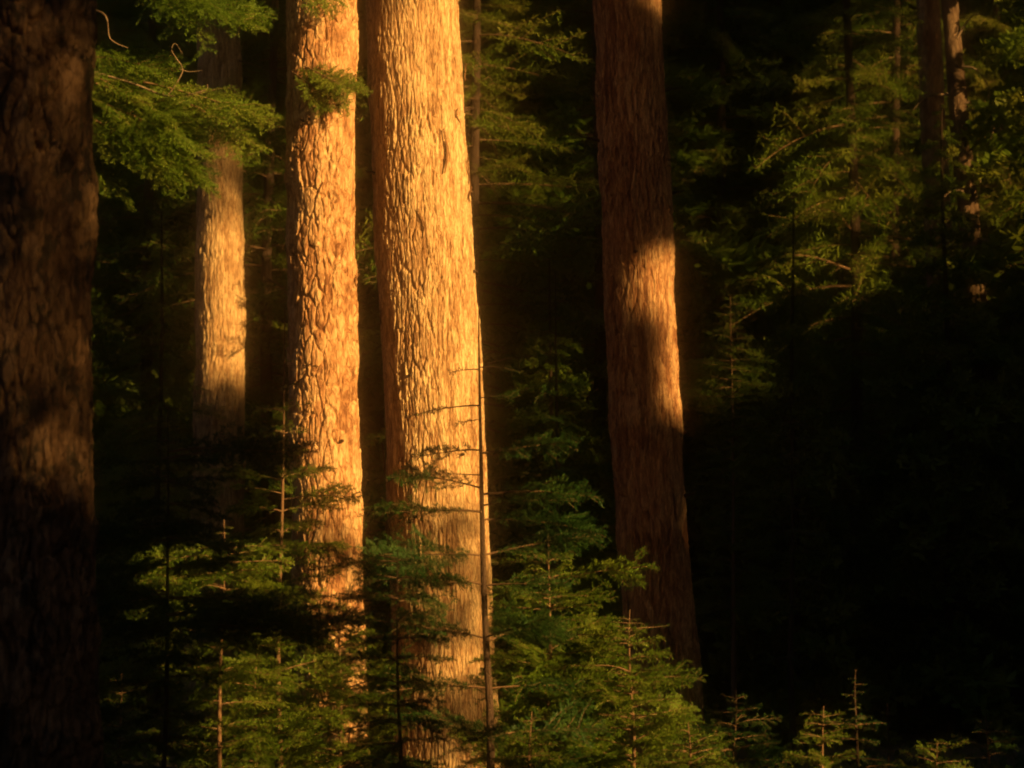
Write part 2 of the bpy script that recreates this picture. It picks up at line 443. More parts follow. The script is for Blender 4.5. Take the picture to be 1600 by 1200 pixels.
for deg, z, ln, r0 in ((-5, 6.9, 0.07, 0.022), (-12, 5.2, 0.05, 0.015), (250, 4.1, 0.05, 0.018), (200, 6.2, 0.12, 0.014), (305, 3.3, 0.05, 0.016)):
    branch_stub(T_MAIN, AX_M, RAD_M, T_MAIN.location, deg, z, ln, r0)
for deg, z, ln, r0 in ((185, 4.6, 0.10, 0.016), (240, 6.6, 0.06, 0.02), (300, 3.4, 0.05, 0.016)):
    branch_stub(T_SCALY, AX_S, RAD_S, T_SCALY.location, deg, z, ln, r0)
for deg, z, ln, r0 in ((-8, 6.4, 0.16, 0.014), (5, 7.6, 0.22, 0.016), (188, 7.0, 0.25, 0.014), (260, 5.7, 0.06, 0.02), (-20, 3.0, 0.1, 0.013)):
    branch_stub(T_RED, AX_R, RAD_R, T_RED.location, deg, z, ln, r0)
for deg, z, ln, r0 in ((0, 8.3, 0.3, 0.016), (180, 7.6, 0.3, 0.016), (255, 7.2, 0.08, 0.018)):
    branch_stub(T_FAR, AX_F, RAD_F, T_FAR.location, deg, z, ln, r0)


# ------------------------------------------------------------------ fir branches (shared meshes)
def needles(acc, P, D, N, ln, step, width, rr, side_only=True):
    """Pairs of thin needles along a straight twig from P along D (unit), spray normal N."""
    L = np.linalg.norm(D); D = D / L; S = np.cross(N, D)
    m = max(2, int(L / step)); t = (np.arange(m) + rr.random(m) * 0.8) * step
    for s in (-1, 1):
        base = P + D * t[:, None]
        up = (rr.random(m) - 0.42) * 2.0
        d = D * 0.62 + 0 * base; d = d + s * S * 0.78 + N * up[:, None]
        d /= np.linalg.norm(d, axis=1)[:, None]
        l = ln * (0.75 + 0.5 * rr.random(m)) * np.clip((L - t) / (0.25 * L) + 0.55, 0, 1)
        tip = base + d * l[:, None]
        w = np.cross(d, N); w /= np.linalg.norm(w, axis=1)[:, None] + 1e-9
        w = w + N * (rr.random(m)[:, None] - 0.5) * 1.2
        w *= width / 2
        V = np.stack([base - w * 0.6, base + w * 0.6, base + d * (l * 0.6)[:, None] + w, tip, base + d * (l * 0.6)[:, None] - w], 1).reshape(-1, 3)
        o = np.arange(m)[:, None] * 5
        acc.add(V, None, np.concatenate([o + [0, 1, 2], o + [0, 2, 4], o + [4, 2, 3]]))


def branch_arrays(L, seed, nl=0.027, step=0.0075, width=0.0052, droop=0.10, bare=0.10, dens=1.3, order3=True, spread=0.42):
    """One flat fir bough of length L along +X: wood (V,Q) and needles Acc."""
    rr = np.random.default_rng(seed)
    wood = Acc(); leaf = Acc()
    m = 10; t = np.linspace(0, 1, m)
    yb = rr.normal(0, 0.05) * L * t ** 2
    ax = np.stack([L * t * (1 - 0.04 * t), yb + 0.012 * L * np.sin(t * 7 + seed), L * (0.10 * t - (0.10 + droop) * t ** 2 + 0.08 * t ** 3)], -1)
    r0 = 0.004 + 0.006 * L
    V, Qd = tube(ax, r0 * (1 - 0.85 * t), 5); wood.add(V, Qd)
    def pos(tt): return np.array([np.interp(tt, t, ax[:, q]) for q in range(3)])
    N = np.array([0, 0, 1.0])
    n_side = max(5, int(L / 0.055 * dens))
    ts = np.sort(bare + (0.97 - bare) * (np.arange(n_side) + rr.random(n_side) * 0.7) / n_side)
    for k, tt in enumerate(ts):
        s = 1 if k % 2 else -1
        prof = (0.35 + 1.6 * (tt - bare) if tt < 0.42 else 1.0 - 0.80 * ((tt - 0.42) / 0.58) ** 1.3)
        ln = L * spread * max(prof, 0.14) * rr.uniform(0.65, 1.1)
        ang = R(rr.uniform(42, 62) - 12 * tt) * s
        P = pos(tt)
        d = np.array([math.cos(ang), math.sin(ang), rr.normal(0.0, 0.26)])
        # twig bends forward and down a little at its end
        mid = P + d * ln * 0.55
        d2 = np.array([math.cos(ang * 0.72), math.sin(ang * 0.72), d[2] - rr.uniform(0.02, 0.40)])
        end = mid + d2 / np.linalg.norm(d2) * ln * 0.45
        V, Qd = tube([P, mid, end], [0.0022 + 0.003 * L * 0.4, 0.0018, 0.001], 3); wood.add(V, Qd)
        Nt = N + rr.normal(0, 0.18, 3); Nt /= np.linalg.norm(Nt)
        needles(leaf, P + (mid - P) * 0.1, (mid - P) * 0.9, Nt, nl, step, width, rr)
        needles(leaf, mid, end - mid, Nt, nl, step, width, rr)
        if order3 and ln > 0.11:
            n3 = int(ln / 0.036)
            for q in range(n3):
                f = (q + 0.6) / (n3 + 0.3)
                p3 = P + (mid - P) * (f / 0.55) if f < 0.55 else mid + (end - mid) * ((f - 0.55) / 0.45)
                a3 = ang + R(rr.uniform(38, 55)) * (1 if q % 2 else -1)
                l3 = ln * 0.50 * (1 - 0.65 * f) * rr.uniform(0.7, 1.15)
                d3 = np.array([math.cos(a3), math.sin(a3), rr.normal(-0.08, 0.32)]) * l3
                needles(leaf, p3, d3, Nt, nl, step, width, rr)
    needles(leaf, pos(0.82), pos(1.0) - pos(0.82) + np.array([0.01, 0, 0]), N, nl, step, width, rr)
    return wood, leaf


def branch_mesh(L, seed, mat_leaf, **kw):
    wood, leaf = branch_arrays(L, seed, **kw)
    V1, Q1, T1 = wood.arrays(); V2, Q2, T2 = leaf.arrays()
    me = mesh_np('branch', np.concatenate([V1, V2]), [Q1, T2 + len(V1)])
    me.materials.append(M_STEM); me.materials.append(mat_leaf)
    idx = np.zeros(len(me.polygons), dtype=np.int32); idx[len(Q1):] = 1
    me.polygons.foreach_set('material_index', idx)
    return me


CLASSES = [0.22, 0.45, 0.8, 1.3, 2.1]
BR = {}
def branch_for(length, kind):
    c = min(range(len(CLASSES)), key=lambda k: abs(math.log(CLASSES[k] / length)))
    key = (c, kind)
    if key not in BR:
        mat = {'lit': M_NEEDLE, 'dark': M_NEEDLE_SHADE, 'sparse': M_NEEDLE_SHADE}[kind]
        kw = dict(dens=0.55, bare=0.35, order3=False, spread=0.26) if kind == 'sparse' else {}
        if CLASSES[c] >= 1.3: kw.update(step=0.010, width=0.006, nl=0.030)
        BR[key] = [branch_mesh(CLASSES[c], 100 + c * 10 + q + (50 if kind == 'dark' else 0), mat, droop=0.06 + 0.07 * q, **kw) for q in range(3 if c < 4 else 2)]
    return CLASSES[c], BR[key]


def put_branch(parent, base, p, yaw, pitch, length, kind, rr, roll=None):
    L, var = branch_for(length, kind)
    o = bpy.data.objects.new('branch', rr.choice(var)); col.objects.link(o); o.parent = parent
    o.location = Vector(p) - Vector(base)
    rl = rr.uniform(-0.6, 0.6) if roll is None else roll
    o.matrix_basis = Matrix.Translation(o.location) @ (Matrix.Rotation(yaw, 4, 'Z') @ Matrix.Rotation(-pitch, 4, 'Y') @ Matrix.Rotation(rl, 4, 'X')) @ Matrix.Scale(length / L, 4)
    return o


def sapling(label, px, top_py, Y, profile, kind, seed, whorl=0.13, per=(3, 5), lean=0.0, pitch=(0.05, 0.35), leader=True, explicit=None, mat=None, rad=None, group='young firs of the undergrowth', low_py=1235, cat='young tree'):
    """profile: [(pixels below the top, half spread in pixels)]. explicit: [(pixel row, signed reach in pixels, pitch)]."""
    rr = random.Random(seed)
    top = at(px, top_py, Y); mpp = Y / FPX
    bx = top.x + lean; bz = gz(bx, Y) - 0.03
    base = Vector((bx, Y, bz)); H = top.z - bz
    root = thing('young_fir', base, label, cat, group)
    r0 = rad or 0.006 + 0.0075 * H
    npt = 14; pts = []
    for k in range(npt):
        t = k / (npt - 1)
        pts.append(((top.x - bx) * t + (0.010 * math.sin(t * 9 + seed) + 0.035 * math.sin(t * 3.5 + seed * 1.7)) * (1 - t) ** 0.6 * min(1, t * 4), 0.02 * math.sin(t * 7 + seed * 2) * (1 - t), H * t))
    V, Q = tube(pts, [max(0.0032, r0 * (1 - t) ** 0.85 + 0.0025) for t in np.linspace(0, 1, npt)], 8)
    obj('stem', mesh_np('stem', V, Q, True), mat or (M_BARK_DARK if kind == 'dark' else M_STEM), root)  # firs in shade get darker stem bark, shade put into the colour
    def stem_at(t): return Vector((base.x + np.interp(t, np.linspace(0, 1, npt), [p[0] for p in pts]), Y + np.interp(t, np.linspace(0, 1, npt), [p[1] for p in pts]), bz + H * t))
    xs = [a for a, _ in profile]; ys = [b for _, b in profile]
    d = (0.10 if leader else 0.02); n = 0
    lowest = min(H - 0.05, (low_py - top_py) * mpp)
    while d < lowest and n < 150:
        pxd = d / mpp
        reach = float(np.interp(pxd, xs, ys)) * mpp
        if reach > 0.03:
            c = rr.randint(*per); a0 = rr.uniform(0, 6.28)
            for q in range(c):
                yaw = a0 + q * 6.283 / c + rr.uniform(-0.35, 0.35)
                ln = reach * rr.uniform(0.7, 1.15)
                zz = d + rr.uniform(-0.03, 0.03)
                put_branch(root, base, stem_at(1 - zz / H), yaw, rr.uniform(*pitch), max(0.08, ln), kind, rr); n += 1
        d += whorl * rr.uniform(0.65, 1.15) * (1 + 0.2 * d)
    for (row, reach, pit, *kk) in explicit or ():
        zt = at(px, row, Y).z
        yaw = (0 if reach > 0 else math.pi) + rr.uniform(-0.2, 0.2)
        put_branch(root, base, stem_at((zt - bz) / H), yaw, pit, abs(reach) * mpp, kk[0] if kk else kind, rr)
    return root


# the sparse fir whose thin stem stands before the golden trunk
sapling('tall thin young fir whose dark stem crosses the right edge of the golden trunk', 748, 468, 20.0,
        [(0, 0), (350, 0), (351, 180), (480, 200), (800, 210)], 'dark', 1, whorl=0.27, per=(2, 3), lean=0.10, pitch=(0.0, 0.2), rad=0.036,
        explicit=[(577, -50, -0.05, 'sparse'), (574, 74, 0.0, 'sparse'), (622, 66, 0.12), (634, -112, -0.06, 'sparse'), (655, -40, -0.2),
                  (704, -112, -0.02), (708, 162, 0.10), (742, -80, 0.0, 'sparse'), (762, -150, 0.20), (772, 190, 0.04), (790, 150, 0.1), (800, -190, 0.02), (812, 200, -0.02)])
sapling('thin young fir with a bare leader before the left side of the scaly trunk', 445, 485, 22.0,
        [(0, 0), (60, 14), (75, 20), (110, 26), (150, 45), (210, 70), (300, 120), (420, 120), (700, 110)], 'lit', 2, whorl=0.17, per=(2, 4), pitch=(0.0, 0.3), rad=0.026,
        explicit=[(570, -62, 0.05, 'sparse'), (572, 58, 0.0, 'sparse')])
sapling('broad young fir growing right of the golden trunk, behind its neighbours', 856, 832, 21.6,
        [(0, 5), (30, 30), (60, 75), (120, 105), (200, 130), (400, 165)], 'lit', 3, whorl=0.14, per=(4, 6), pitch=(0.05, 0.3),
        explicit=[(905, 170, 0.10), (880, -90, 0.1)])
sapling('pointed symmetrical young fir with a cross-shaped top, right of centre', 984, 953, 21.0,
        [(0, 3), (18, 22), (40, 42), (70, 66), (110, 90), (180, 115), (300, 135)], 'lit', 4, whorl=0.10, per=(5, 7), pitch=(0.05, 0.28),
        explicit=[(974, -30, 0.05, 'sparse'), (974, 30, 0.05, 'sparse'), (1065, 118, 0.18), (984, 66, 0.08, 'sparse'), (1070, -115, 0.1)])
sapling('little bright green fir at the foot of the golden trunk', 831, 1112, 19.6,
        [(0, 4), (20, 30), (45, 50), (120, 65)], 'lit', 5, whorl=0.09, per=(4, 6))
sapling('short sunlit fir with a pale stem and wide boughs, left of the scaly trunk', 350, 812, 20.6,
        [(0, 0), (35, 30), (50, 110), (80, 150), (150, 150), (260, 120), (400, 100)], 'lit', 6, whorl=0.13, per=(3, 5), pitch=(-0.05, 0.15), rad=0.022,
        explicit=[(872, -165, 0.02), (868, 105, 0.12), (895, -140, -0.08), (905, 70, -0.1)])
sapling('young fir with a tufted top beside the right edge of the reddish trunk', 1141, 462, 29.5,
        [(0, 3), (14, 24), (32, 30), (45, 6), (70, 42), (95, 66), (130, 78), (165, 82), (210, 60), (300, 70), (700, 80)], 'lit', 7, whorl=0.11, per=(4, 6), pitch=(-0.1, 0.25), rad=0.035, leader=False)
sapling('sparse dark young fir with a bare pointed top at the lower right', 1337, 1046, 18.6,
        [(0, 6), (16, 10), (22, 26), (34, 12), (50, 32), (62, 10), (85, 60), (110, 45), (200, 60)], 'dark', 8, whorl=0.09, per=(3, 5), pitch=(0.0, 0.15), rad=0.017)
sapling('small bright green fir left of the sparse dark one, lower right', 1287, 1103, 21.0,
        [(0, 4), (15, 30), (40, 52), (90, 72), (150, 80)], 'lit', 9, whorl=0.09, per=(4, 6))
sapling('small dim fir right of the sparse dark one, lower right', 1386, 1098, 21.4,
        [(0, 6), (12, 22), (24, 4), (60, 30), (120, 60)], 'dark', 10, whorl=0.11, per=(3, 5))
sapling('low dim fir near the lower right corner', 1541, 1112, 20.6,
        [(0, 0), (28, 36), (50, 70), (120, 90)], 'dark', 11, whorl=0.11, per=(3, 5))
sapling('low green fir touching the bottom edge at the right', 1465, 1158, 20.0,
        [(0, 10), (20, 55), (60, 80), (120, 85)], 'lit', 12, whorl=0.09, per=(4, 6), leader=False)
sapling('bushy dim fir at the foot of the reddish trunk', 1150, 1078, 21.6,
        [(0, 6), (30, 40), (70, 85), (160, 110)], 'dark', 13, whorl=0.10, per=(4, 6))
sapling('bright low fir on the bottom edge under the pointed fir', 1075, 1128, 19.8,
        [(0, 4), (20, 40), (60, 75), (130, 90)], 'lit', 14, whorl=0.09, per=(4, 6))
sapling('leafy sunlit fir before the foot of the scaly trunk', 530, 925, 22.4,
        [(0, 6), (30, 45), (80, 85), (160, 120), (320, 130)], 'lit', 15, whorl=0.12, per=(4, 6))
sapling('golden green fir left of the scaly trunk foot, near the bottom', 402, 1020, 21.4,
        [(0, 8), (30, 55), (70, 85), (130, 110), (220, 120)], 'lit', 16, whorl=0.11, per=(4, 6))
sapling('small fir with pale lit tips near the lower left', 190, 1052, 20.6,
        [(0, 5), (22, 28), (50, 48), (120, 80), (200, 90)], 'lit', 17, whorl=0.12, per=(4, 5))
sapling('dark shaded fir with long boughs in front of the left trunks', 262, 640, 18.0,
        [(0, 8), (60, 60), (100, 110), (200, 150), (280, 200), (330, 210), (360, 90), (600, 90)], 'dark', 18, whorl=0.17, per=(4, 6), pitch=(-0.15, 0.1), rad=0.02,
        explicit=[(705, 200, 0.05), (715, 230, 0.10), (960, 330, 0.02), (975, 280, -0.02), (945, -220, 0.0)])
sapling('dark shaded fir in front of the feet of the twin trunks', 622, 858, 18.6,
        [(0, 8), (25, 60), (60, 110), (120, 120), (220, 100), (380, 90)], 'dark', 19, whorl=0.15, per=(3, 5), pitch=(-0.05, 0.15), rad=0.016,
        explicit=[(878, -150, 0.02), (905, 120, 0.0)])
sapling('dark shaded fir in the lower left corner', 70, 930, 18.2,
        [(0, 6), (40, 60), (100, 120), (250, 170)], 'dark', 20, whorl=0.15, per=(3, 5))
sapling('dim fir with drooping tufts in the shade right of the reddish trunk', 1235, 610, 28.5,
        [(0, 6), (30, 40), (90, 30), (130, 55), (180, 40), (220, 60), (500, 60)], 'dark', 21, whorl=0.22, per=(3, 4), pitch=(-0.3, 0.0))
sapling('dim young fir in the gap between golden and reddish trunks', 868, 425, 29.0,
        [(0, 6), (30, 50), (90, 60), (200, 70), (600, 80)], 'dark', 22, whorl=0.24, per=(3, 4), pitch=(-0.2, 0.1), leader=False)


# ------------------------------------------------------------------ boughs hanging from big trees
def bough_between(parent, p0, p1, kind, rr, roll=None):
    v = Vector(p1) - Vector(p0)
    yaw = math.atan2(v.y, v.x); pit = math.atan2(v.z, math.hypot(v.x, v.y))
    return put_branch(parent, parent.location, p0, yaw, pit, v.length, kind, rr, roll)


def dead_branch(parent, pts, r0, name='dead_branch'):
    P = [Vector(p) - parent.location for p in pts]
    # Catmull-Rom through the points
    out = []
    for k in range(len(P) - 1):
        a = P[max(k - 1, 0)]; b_ = P[k]; c = P[k + 1]; d = P[min(k + 2, len(P) - 1)]
        for s in range(6):
            t = s / 6
            out.append(0.5 * ((2 * b_) + (c - a) * t + (2 * a - 5 * b_ + 4 * c - d) * t * t + (3 * b_ - a - 3 * c + d) * t ** 3))
    out.append(P[-1])
    V, Q = tube(out, [r0 * (1 - 0.75 * k / (len(out) - 1)) for k in range(len(out))], 6)
    return obj(name, mesh_np(name, V, Q, True), M_TWIG_DEAD, parent)


def slim_trunk(name, label, mat, Y, e0, e1, seed, top=16.0, cat='tree', group=None):
    (ya, xa, wa), (yb, xb, wb) = e0, e1
    A, B = at(xa, ya, Y), at(xb, yb, Y); mpp = Y / FPX
    lean = (A - B) / (A.z - B.z)
    bz = gz(B.x, B.y) - 0.2; base = B + lean * (bz - B.z)
    root = thing(name, (base.x, base.y, bz), label, cat, group)
    z = np.arange(0, top, 0.05); nu = 40
    TH, Z = np.meshgrid(np.linspace(0, 2 * np.pi, nu, endpoint=False), z)
    r = wb * mpp / 2 + (wa - wb) * mpp / 2 / (A.z - B.z) * (Z + bz - B.z)
    r = np.maximum(r, 0.04); circ = 2 * math.pi * wb * mpp / 2
    h, tint = bark_relief('plates', TH / (2 * np.pi) * circ, Z + seed, circ, seed)
    r = r + 0.5 * (h - 0.015) + 0.3 * wb * mpp / 2 * np.exp(-Z / 0.35)
    V = np.stack([np.cos(TH) * r + lean.x * Z, np.sin(TH) * r + lean.y * Z, Z], -1).reshape(-1, 3)
    i = np.arange(len(z) - 1)[:, None] * nu + np.arange(nu)[None, :]
    j = np.arange(len(z) - 1)[:, None] * nu + (np.arange(nu)[None, :] + 1) % nu
    me = mesh_np('trunk', V, np.stack([i, j, j + nu, i + nu], -1).reshape(-1, 4), True)
    a_ = me.attributes.new('plate', 'FLOAT', 'POINT'); a_.data.foreach_set('value', tint.ravel().astype(np.float32))
    obj('trunk', me, mat, root)
    return root, (lambda zz: Vector((base.x + lean.x * (zz - bz), base.y + lean.y * (zz - bz), zz)))


rq = random.Random(77)
YH = 23.9
HANG, AX_H = slim_trunk('drooping_fir', 'fir with soft green boughs hanging beside the left edge trunk', M_BARK_DARK, YH, (0, 70, 40), (1000, 80, 55), 4, group=None)
for (x0, y0, x1, y1) in [(90, 82, 285, 118), (90, 110, 300, 175), (90, 135, 345, 232), (90, 160, 340, 300), (85, 195, 215, 320), (150, 130, 330, 205),
                         (225, 128, 440, 196), (235, 140, 446, 226), (95, 185, 330, 262), (90, 95, 235, 150)]:
    bough_between(HANG, at(x0, y0, YH + rq.uniform(-0.5, 0.5)), at(x1, y1, YH + rq.uniform(-0.6, 0.2)), 'lit', rq, rq.uniform(0.2, 1.0))
bough_between(HANG, at(150, -60, YH), at(425, 28, YH - 0.5), 'lit', rq, 0.6)
dead_branch(HANG, [at(80, 95, YH), at(200, 128, YH - .3), at(262, 150, YH - .4), at(318, 142, YH - .5), at(324, 132, YH - .5)], 0.016)
dead_branch(HANG, [at(262, 150, YH - .4), at(285, 112, YH - .5), at(276, 92, YH - .5), at(268, 78, YH - .5), at(274, 68, YH - .5), at(285, 84, YH - .5)], 0.008)
dead_branch(HANG, [at(280, 108, YH - .5), at(296, 112, YH - .5), at(316, 110, YH - .5)], 0.006)
dead_branch(HANG, [at(90, 10, YH), at(160, 20, YH - .3), at(172, 60, YH - .3), at(200, 75, YH - .3)], 0.014)
dead_branch(HANG, [at(250, 290, YH), at(262, 262, YH - .2), at(275, 245, YH - .2), at(290, 215, YH)], 0.008)
# a bough of the scaly trunk that hangs over its own bark
for (x0, y0, x1, y1, dy) in [(462, 100, 560, 142, -.62), (455, 112, 545, 165, -.6), (470, 108, 575, 150, -.7)]:
    bough_between(T_SCALY, at(x0, y0, 23.75), at(x1, y1, 24 + dy), 'lit', rq, 0.8)
bough_between(T_SCALY, at(470, -70, 23.6), at(530, 22, 23.3), 'lit', rq, 0.8)
bough_between(T_FAR, at(372, 95, 33.8), at(446, 118, 33.3), 'sparse', rq, 0.3)

# thin trunk with curled dead branches, upper right, and its darker neighbour
YT = 36.5
THIN, AX_T = slim_trunk('slim_fir', 'thin brown trunk with curled dead branches at the upper right', M_BARK_DARK, YT, (0, 1483, 24), (450, 1523, 33), 6)
for pts, r_ in [([(1484, 148), (1468, 147), (1450, 149), (1438, 158), (1427, 172)], .030), ([(1507, 161), (1528, 159), (1545, 167), (1554, 186), (1551, 208), (1543, 226)], .026),
                ([(1503, 104), (1520, 106), (1534, 118), (1545, 140), (1542, 166)], .020), ([(1512, 206), (1540, 206), (1566, 205)], .022),
                ([(1520, 291), (1538, 291), (1552, 297), (1560, 306)], .018), ([(1518, 318), (1530, 308), (1532, 285), (1528, 255)], .018),
                ([(1508, 300), (1492, 297), (1480, 303), (1472, 314)], .022), ([(1505, 172), (1520, 172), (1544, 170)], .03), ([(1495, 60), (1520, 24), (1545, 26)], .02), ([(1530, 372), (1548, 378), (1560, 395)], .022)]:
    dead_branch(THIN, [at(x, y, YT - 0.12 - 0.05 * k) for k, (x, y) in enumerate(pts)], r_)
DUSK, AX_D = slim_trunk('slim_fir', 'dark reddish trunk half hidden left of the thin upper right trunk', M_BARK_RED, 39.5, (0, 1449, 34), (400, 1468, 42), 9)


# ------------------------------------------------------------------ forest behind: trees with trunk and crown
def crown_mesh(H, seed, n_br, reach, low=0.05, step=0.10, nl=0.14, width=0.048, mat=None):
    rr = random.Random(seed)
    protos = []
    for q in range(4):
        w, l = branch_arrays(1.0, 500 + seed * 7 + q, nl=nl / reach * 1.4, step=step / reach * 1.4, width=width / reach * 1.4, droop=0.12 + 0.1 * q, order3=True, spread=0.46, dens=0.75)
        V1, Q1, T1 = w.arrays(); V2, Q2, T2 = l.arrays()
        protos.append((V1, Q1, V2, T2))
    accw = Acc(); accl = Acc()
    for k in range(n_br):
        t = low + (1 - low) * (k + rr.random()) / n_br
        ln = reach * (1.05 - t) ** 0.75 * rr.uniform(0.55, 1.15)
        V1, Q1, V2, T2 = rr.choice(protos)
        M = Matrix.Translation((0, 0, H * t)) @ Matrix.Rotation(k * 2.4 + rr.uniform(-.4, .4), 4, 'Z') @ Matrix.Rotation(-rr.uniform(-0.35, 0.12), 4, 'Y') @ Matrix.Rotation(rr.uniform(-.7, .7), 4, 'X') @ Matrix.Scale(ln, 4)
        m = np.array(M)
        accw.add(V1 @ m[:3, :3].T + m[:3, 3], Q1); accl.add(V2 @ m[:3, :3].T + m[:3, 3], None, T2)
    V1, Q1, _ = accw.arrays(); V2, _, T2 = accl.arrays()
    me = mesh_np('crown', np.concatenate([V1, V2]), [Q1, T2 + len(V1)])
    me.materials.append(M_STEM); me.materials.append(mat or M_NEEDLE_BG)
    idx = np.zeros(len(me.polygons), dtype=np.int32); idx[len(Q1):] = 1
    me.polygons.foreach_set('material_index', idx)
    return me


def bg_trunk_mesh(H, r, seed):
    z = np.linspace(0, H, 60); nu = 16
    TH, Z = np.meshgrid(np.linspace(0, 2 * np.pi, nu, endpoint=False), z)
    rad = r * (1 - Z / H) ** 0.8 + 0.02 + 0.25 * r * np.exp(-Z / 0.4) + 0.03 * r * np.cos(TH * 4 + Z * 3 + seed)
    V = np.stack([np.cos(TH) * rad + 0.05 * np.sin(Z * .6 + seed), np.sin(TH) * rad, Z], -1).reshape(-1, 3)
    i = np.arange(59)[:, None] * nu + np.arange(nu)[None, :]; j = np.arange(59)[:, None] * nu + (np.arange(nu)[None, :] + 1) % nu
    return mesh_np('trunk', V, np.stack([i, j, j + nu, i + nu], -1).reshape(-1, 4), True)


CR = [(crown_mesh(15.0, 1, 175, 2.8, step=0.075, nl=0.115, width=0.017), 15.0), (crown_mesh(15.0, 2, 105, 2.8, step=0.24, nl=0.26, width=0.10), 15.0), (crown_mesh(15.0, 3, 105, 2.8, step=0.24, nl=0.26, width=0.10), 15.0)]
TRM = [bg_trunk_mesh(15.0, 0.09, s) for s in (1, 2, 3)]


def forest_tree(px, Y, H, label, k, rz, wide=1.0):
    x = (px - 800) / FPX * Y / math.cos(PITCH)
    z = gz(x, Y) - 0.1
    root = thing('forest_fir', (x, Y, z), label, 'tree', 'firs of the forest behind')
    s = H / 15.0
    for nm, me, m in (('trunk', TRM[k % 3], M_BARK_DARK), ('crown', CR[k % 3][0], None)):
        o = obj(nm, me, m, root)
        o.scale = (s * wide, s * wide, s) if nm == 'crown' else (s, s, s)
        o.rotation_euler = (0, 0, rz)
    return root


ft = random.Random(21)
NAMED = [
    (742, 33.5, 15, 'feathery green fir lit between the golden and reddish trunks'),
    (935, 36.0, 16, 'dark fir half hidden behind the top of the reddish trunk'),
    (1130, 48.0, 20, 'dim fir with a few lit tips just right of the reddish trunk'),
    (1225, 49.5, 20, 'dark fir filling the gap right of the reddish trunk'),
    (1335, 37.0, 16, 'fir with a column of sunlit green boughs at the upper right'),
    (1405, 43.0, 18, 'bright green fir just left of the thin upper right trunk'),
    (1570, 43.5, 18, 'sunlit fir right of the thin upper right trunk'),
    (1640, 36.0, 14, 'dark fir at the right edge of the picture'),
    (230, 42.0, 18, 'black fir behind the hanging green boughs'),
    (420, 37.0, 16, 'dark fir seen between the slim trunk and the scaly trunk'),
    (-20, 36.0, 16, 'black fir beyond the left edge trunk'),
    (1480, 34.0, 9.0, 'low dark fir under the thin upper right trunk'),
    (1240, 33.0, 7.5, 'low black fir in the deep shade right of the reddish trunk'),
    (1040, 35.0, 9.5, 'low black fir hidden behind the reddish trunk'),
    (860, 31.5, 6.5, 'low dim fir in the deep shade beside the golden trunk'),
    (250, 31.0, 7.0, 'low black fir left of the slim sunlit trunk'),
]
for k, (px, Y, H, lab) in enumerate(NAMED):
    forest_tree(px, Y, H, lab, 0 if k in (0, 1, 2, 4, 5, 6, 8, 9, 10, 15) else 1 + k % 2, ft.uniform(0, 6.28), ft.uniform(0.95, 1.2))
n_far = 0
for Y, xs in ((50, range(-100, 1760, 130)), (60, range(-60, 1760, 120)), (74, range(-80, 1760, 110))):
    for x in xs:
        forest_tree(x + ft.uniform(-45, 45), Y + ft.uniform(-3.5, 3.5), ft.uniform(15, 23) * (1 if Y < 55 else 1.3), 'black fir deep in the unlit forest behind the trunks', ft.randint(1, 2), ft.uniform(0, 6.28), ft.uniform(1.0, 1.4)); n_far += 1

# ------------------------------------------------------------------ undergrowth on the forest floor
acc = Acc()
cl = np.random.default_rng(4)
npl = 5200
ux = cl.uniform(-9, 11, npl); uy = cl.uniform(17, 44, npl); uz = ground_z(ux, uy)
for k in range(npl):
    m = 7; a = cl.uniform(0, 6.28, m); l = cl.uniform(0.05, 0.16, m); el = cl.uniform(0.3, 1.2, m)
    d = np.stack([np.cos(a) * np.cos(el), np.sin(a) * np.cos(el), np.sin(el)], -1) * l[:, None]
    w = np.stack([-np.sin(a), np.cos(a), 0 * a], -1) * (0.012 + 0.012 * cl.random(m))[:, None]
    P = np.array([ux[k], uy[k], uz[k] - 0.01])
    V = np.stack([P + 0 * d, P + d * 0.55 + w, P + d + [0, 0, -0.01], P + d * 0.55 - w], 1).reshape(-1, 3)
    acc.add(V, np.arange(m * 4).reshape(-1, 4))
u = obj('undergrowth', acc.mesh('undergrowth'), M_NEEDLE_SHADE); u['kind'] = 'stuff'
u['label'] = 'low leafy plants covering the shaded forest floor'; u['category'] = 'undergrowth'

# ------------------------------------------------------------------ foliage screen added out of view to block sun, gaps shaped for lit patches
hs = np.array([math.sin(SUN_AZ), -math.cos(SUN_AZ)]); hp = np.array([math.cos(SUN_AZ), math.sin(SUN_AZ)])
TE = math.tan(SUN_EL)


def pq(P):
    a = P[0] * hs[0] + P[1] * hs[1]
    return np.array([P[0] * hp[0] + P[1] * hp[1], P[2] - a * TE])


GAPS = []      # (A, B, radius, softness, openness)
def gap(P0, P1, r, soft, open_): GAPS.append((pq(P0), pq(P1), r, soft, open_))

gap(AX_M(3.3), AX_M(9.0), 0.62, 0.30, 1.0)          # the golden trunk
gap(AX_M(0.3), AX_M(2.9), 0.62, 0.30, 0.62)
gap(AX_S(0.8), AX_S(2.9), 0.50, 0.25, 0.6)
gap(AX_S(3.2), AX_S(9.0), 0.50, 0.25, 1.0)          # the scaly trunk
gap(at(345, 390, 33.7), at(345, 560, 33.7), 0.42, 0.55, 1.0)   # slim trunk's band
gap(at(345, 250, 33.7), at(345, 320, 33.7), 0.30, 0.4, 0.30)
gap(at(1058, 430, 26.75), at(1068, 615, 26.8), 0.33, 0.2, 1.0)   # patch on the reddish trunk
gap(at(1020, -120, 26.6), at(1022, -40, 26.6), 0.3, 0.4, 0.35)
gap(at(1070, 690, 26.85), at(1072, 790, 26.85), 0.15, 0.25, 0.14)
gap(AX_L(2.9), AX_L(7.0), 0.5, 0.5, 0.09)           # left trunk, faint dapple
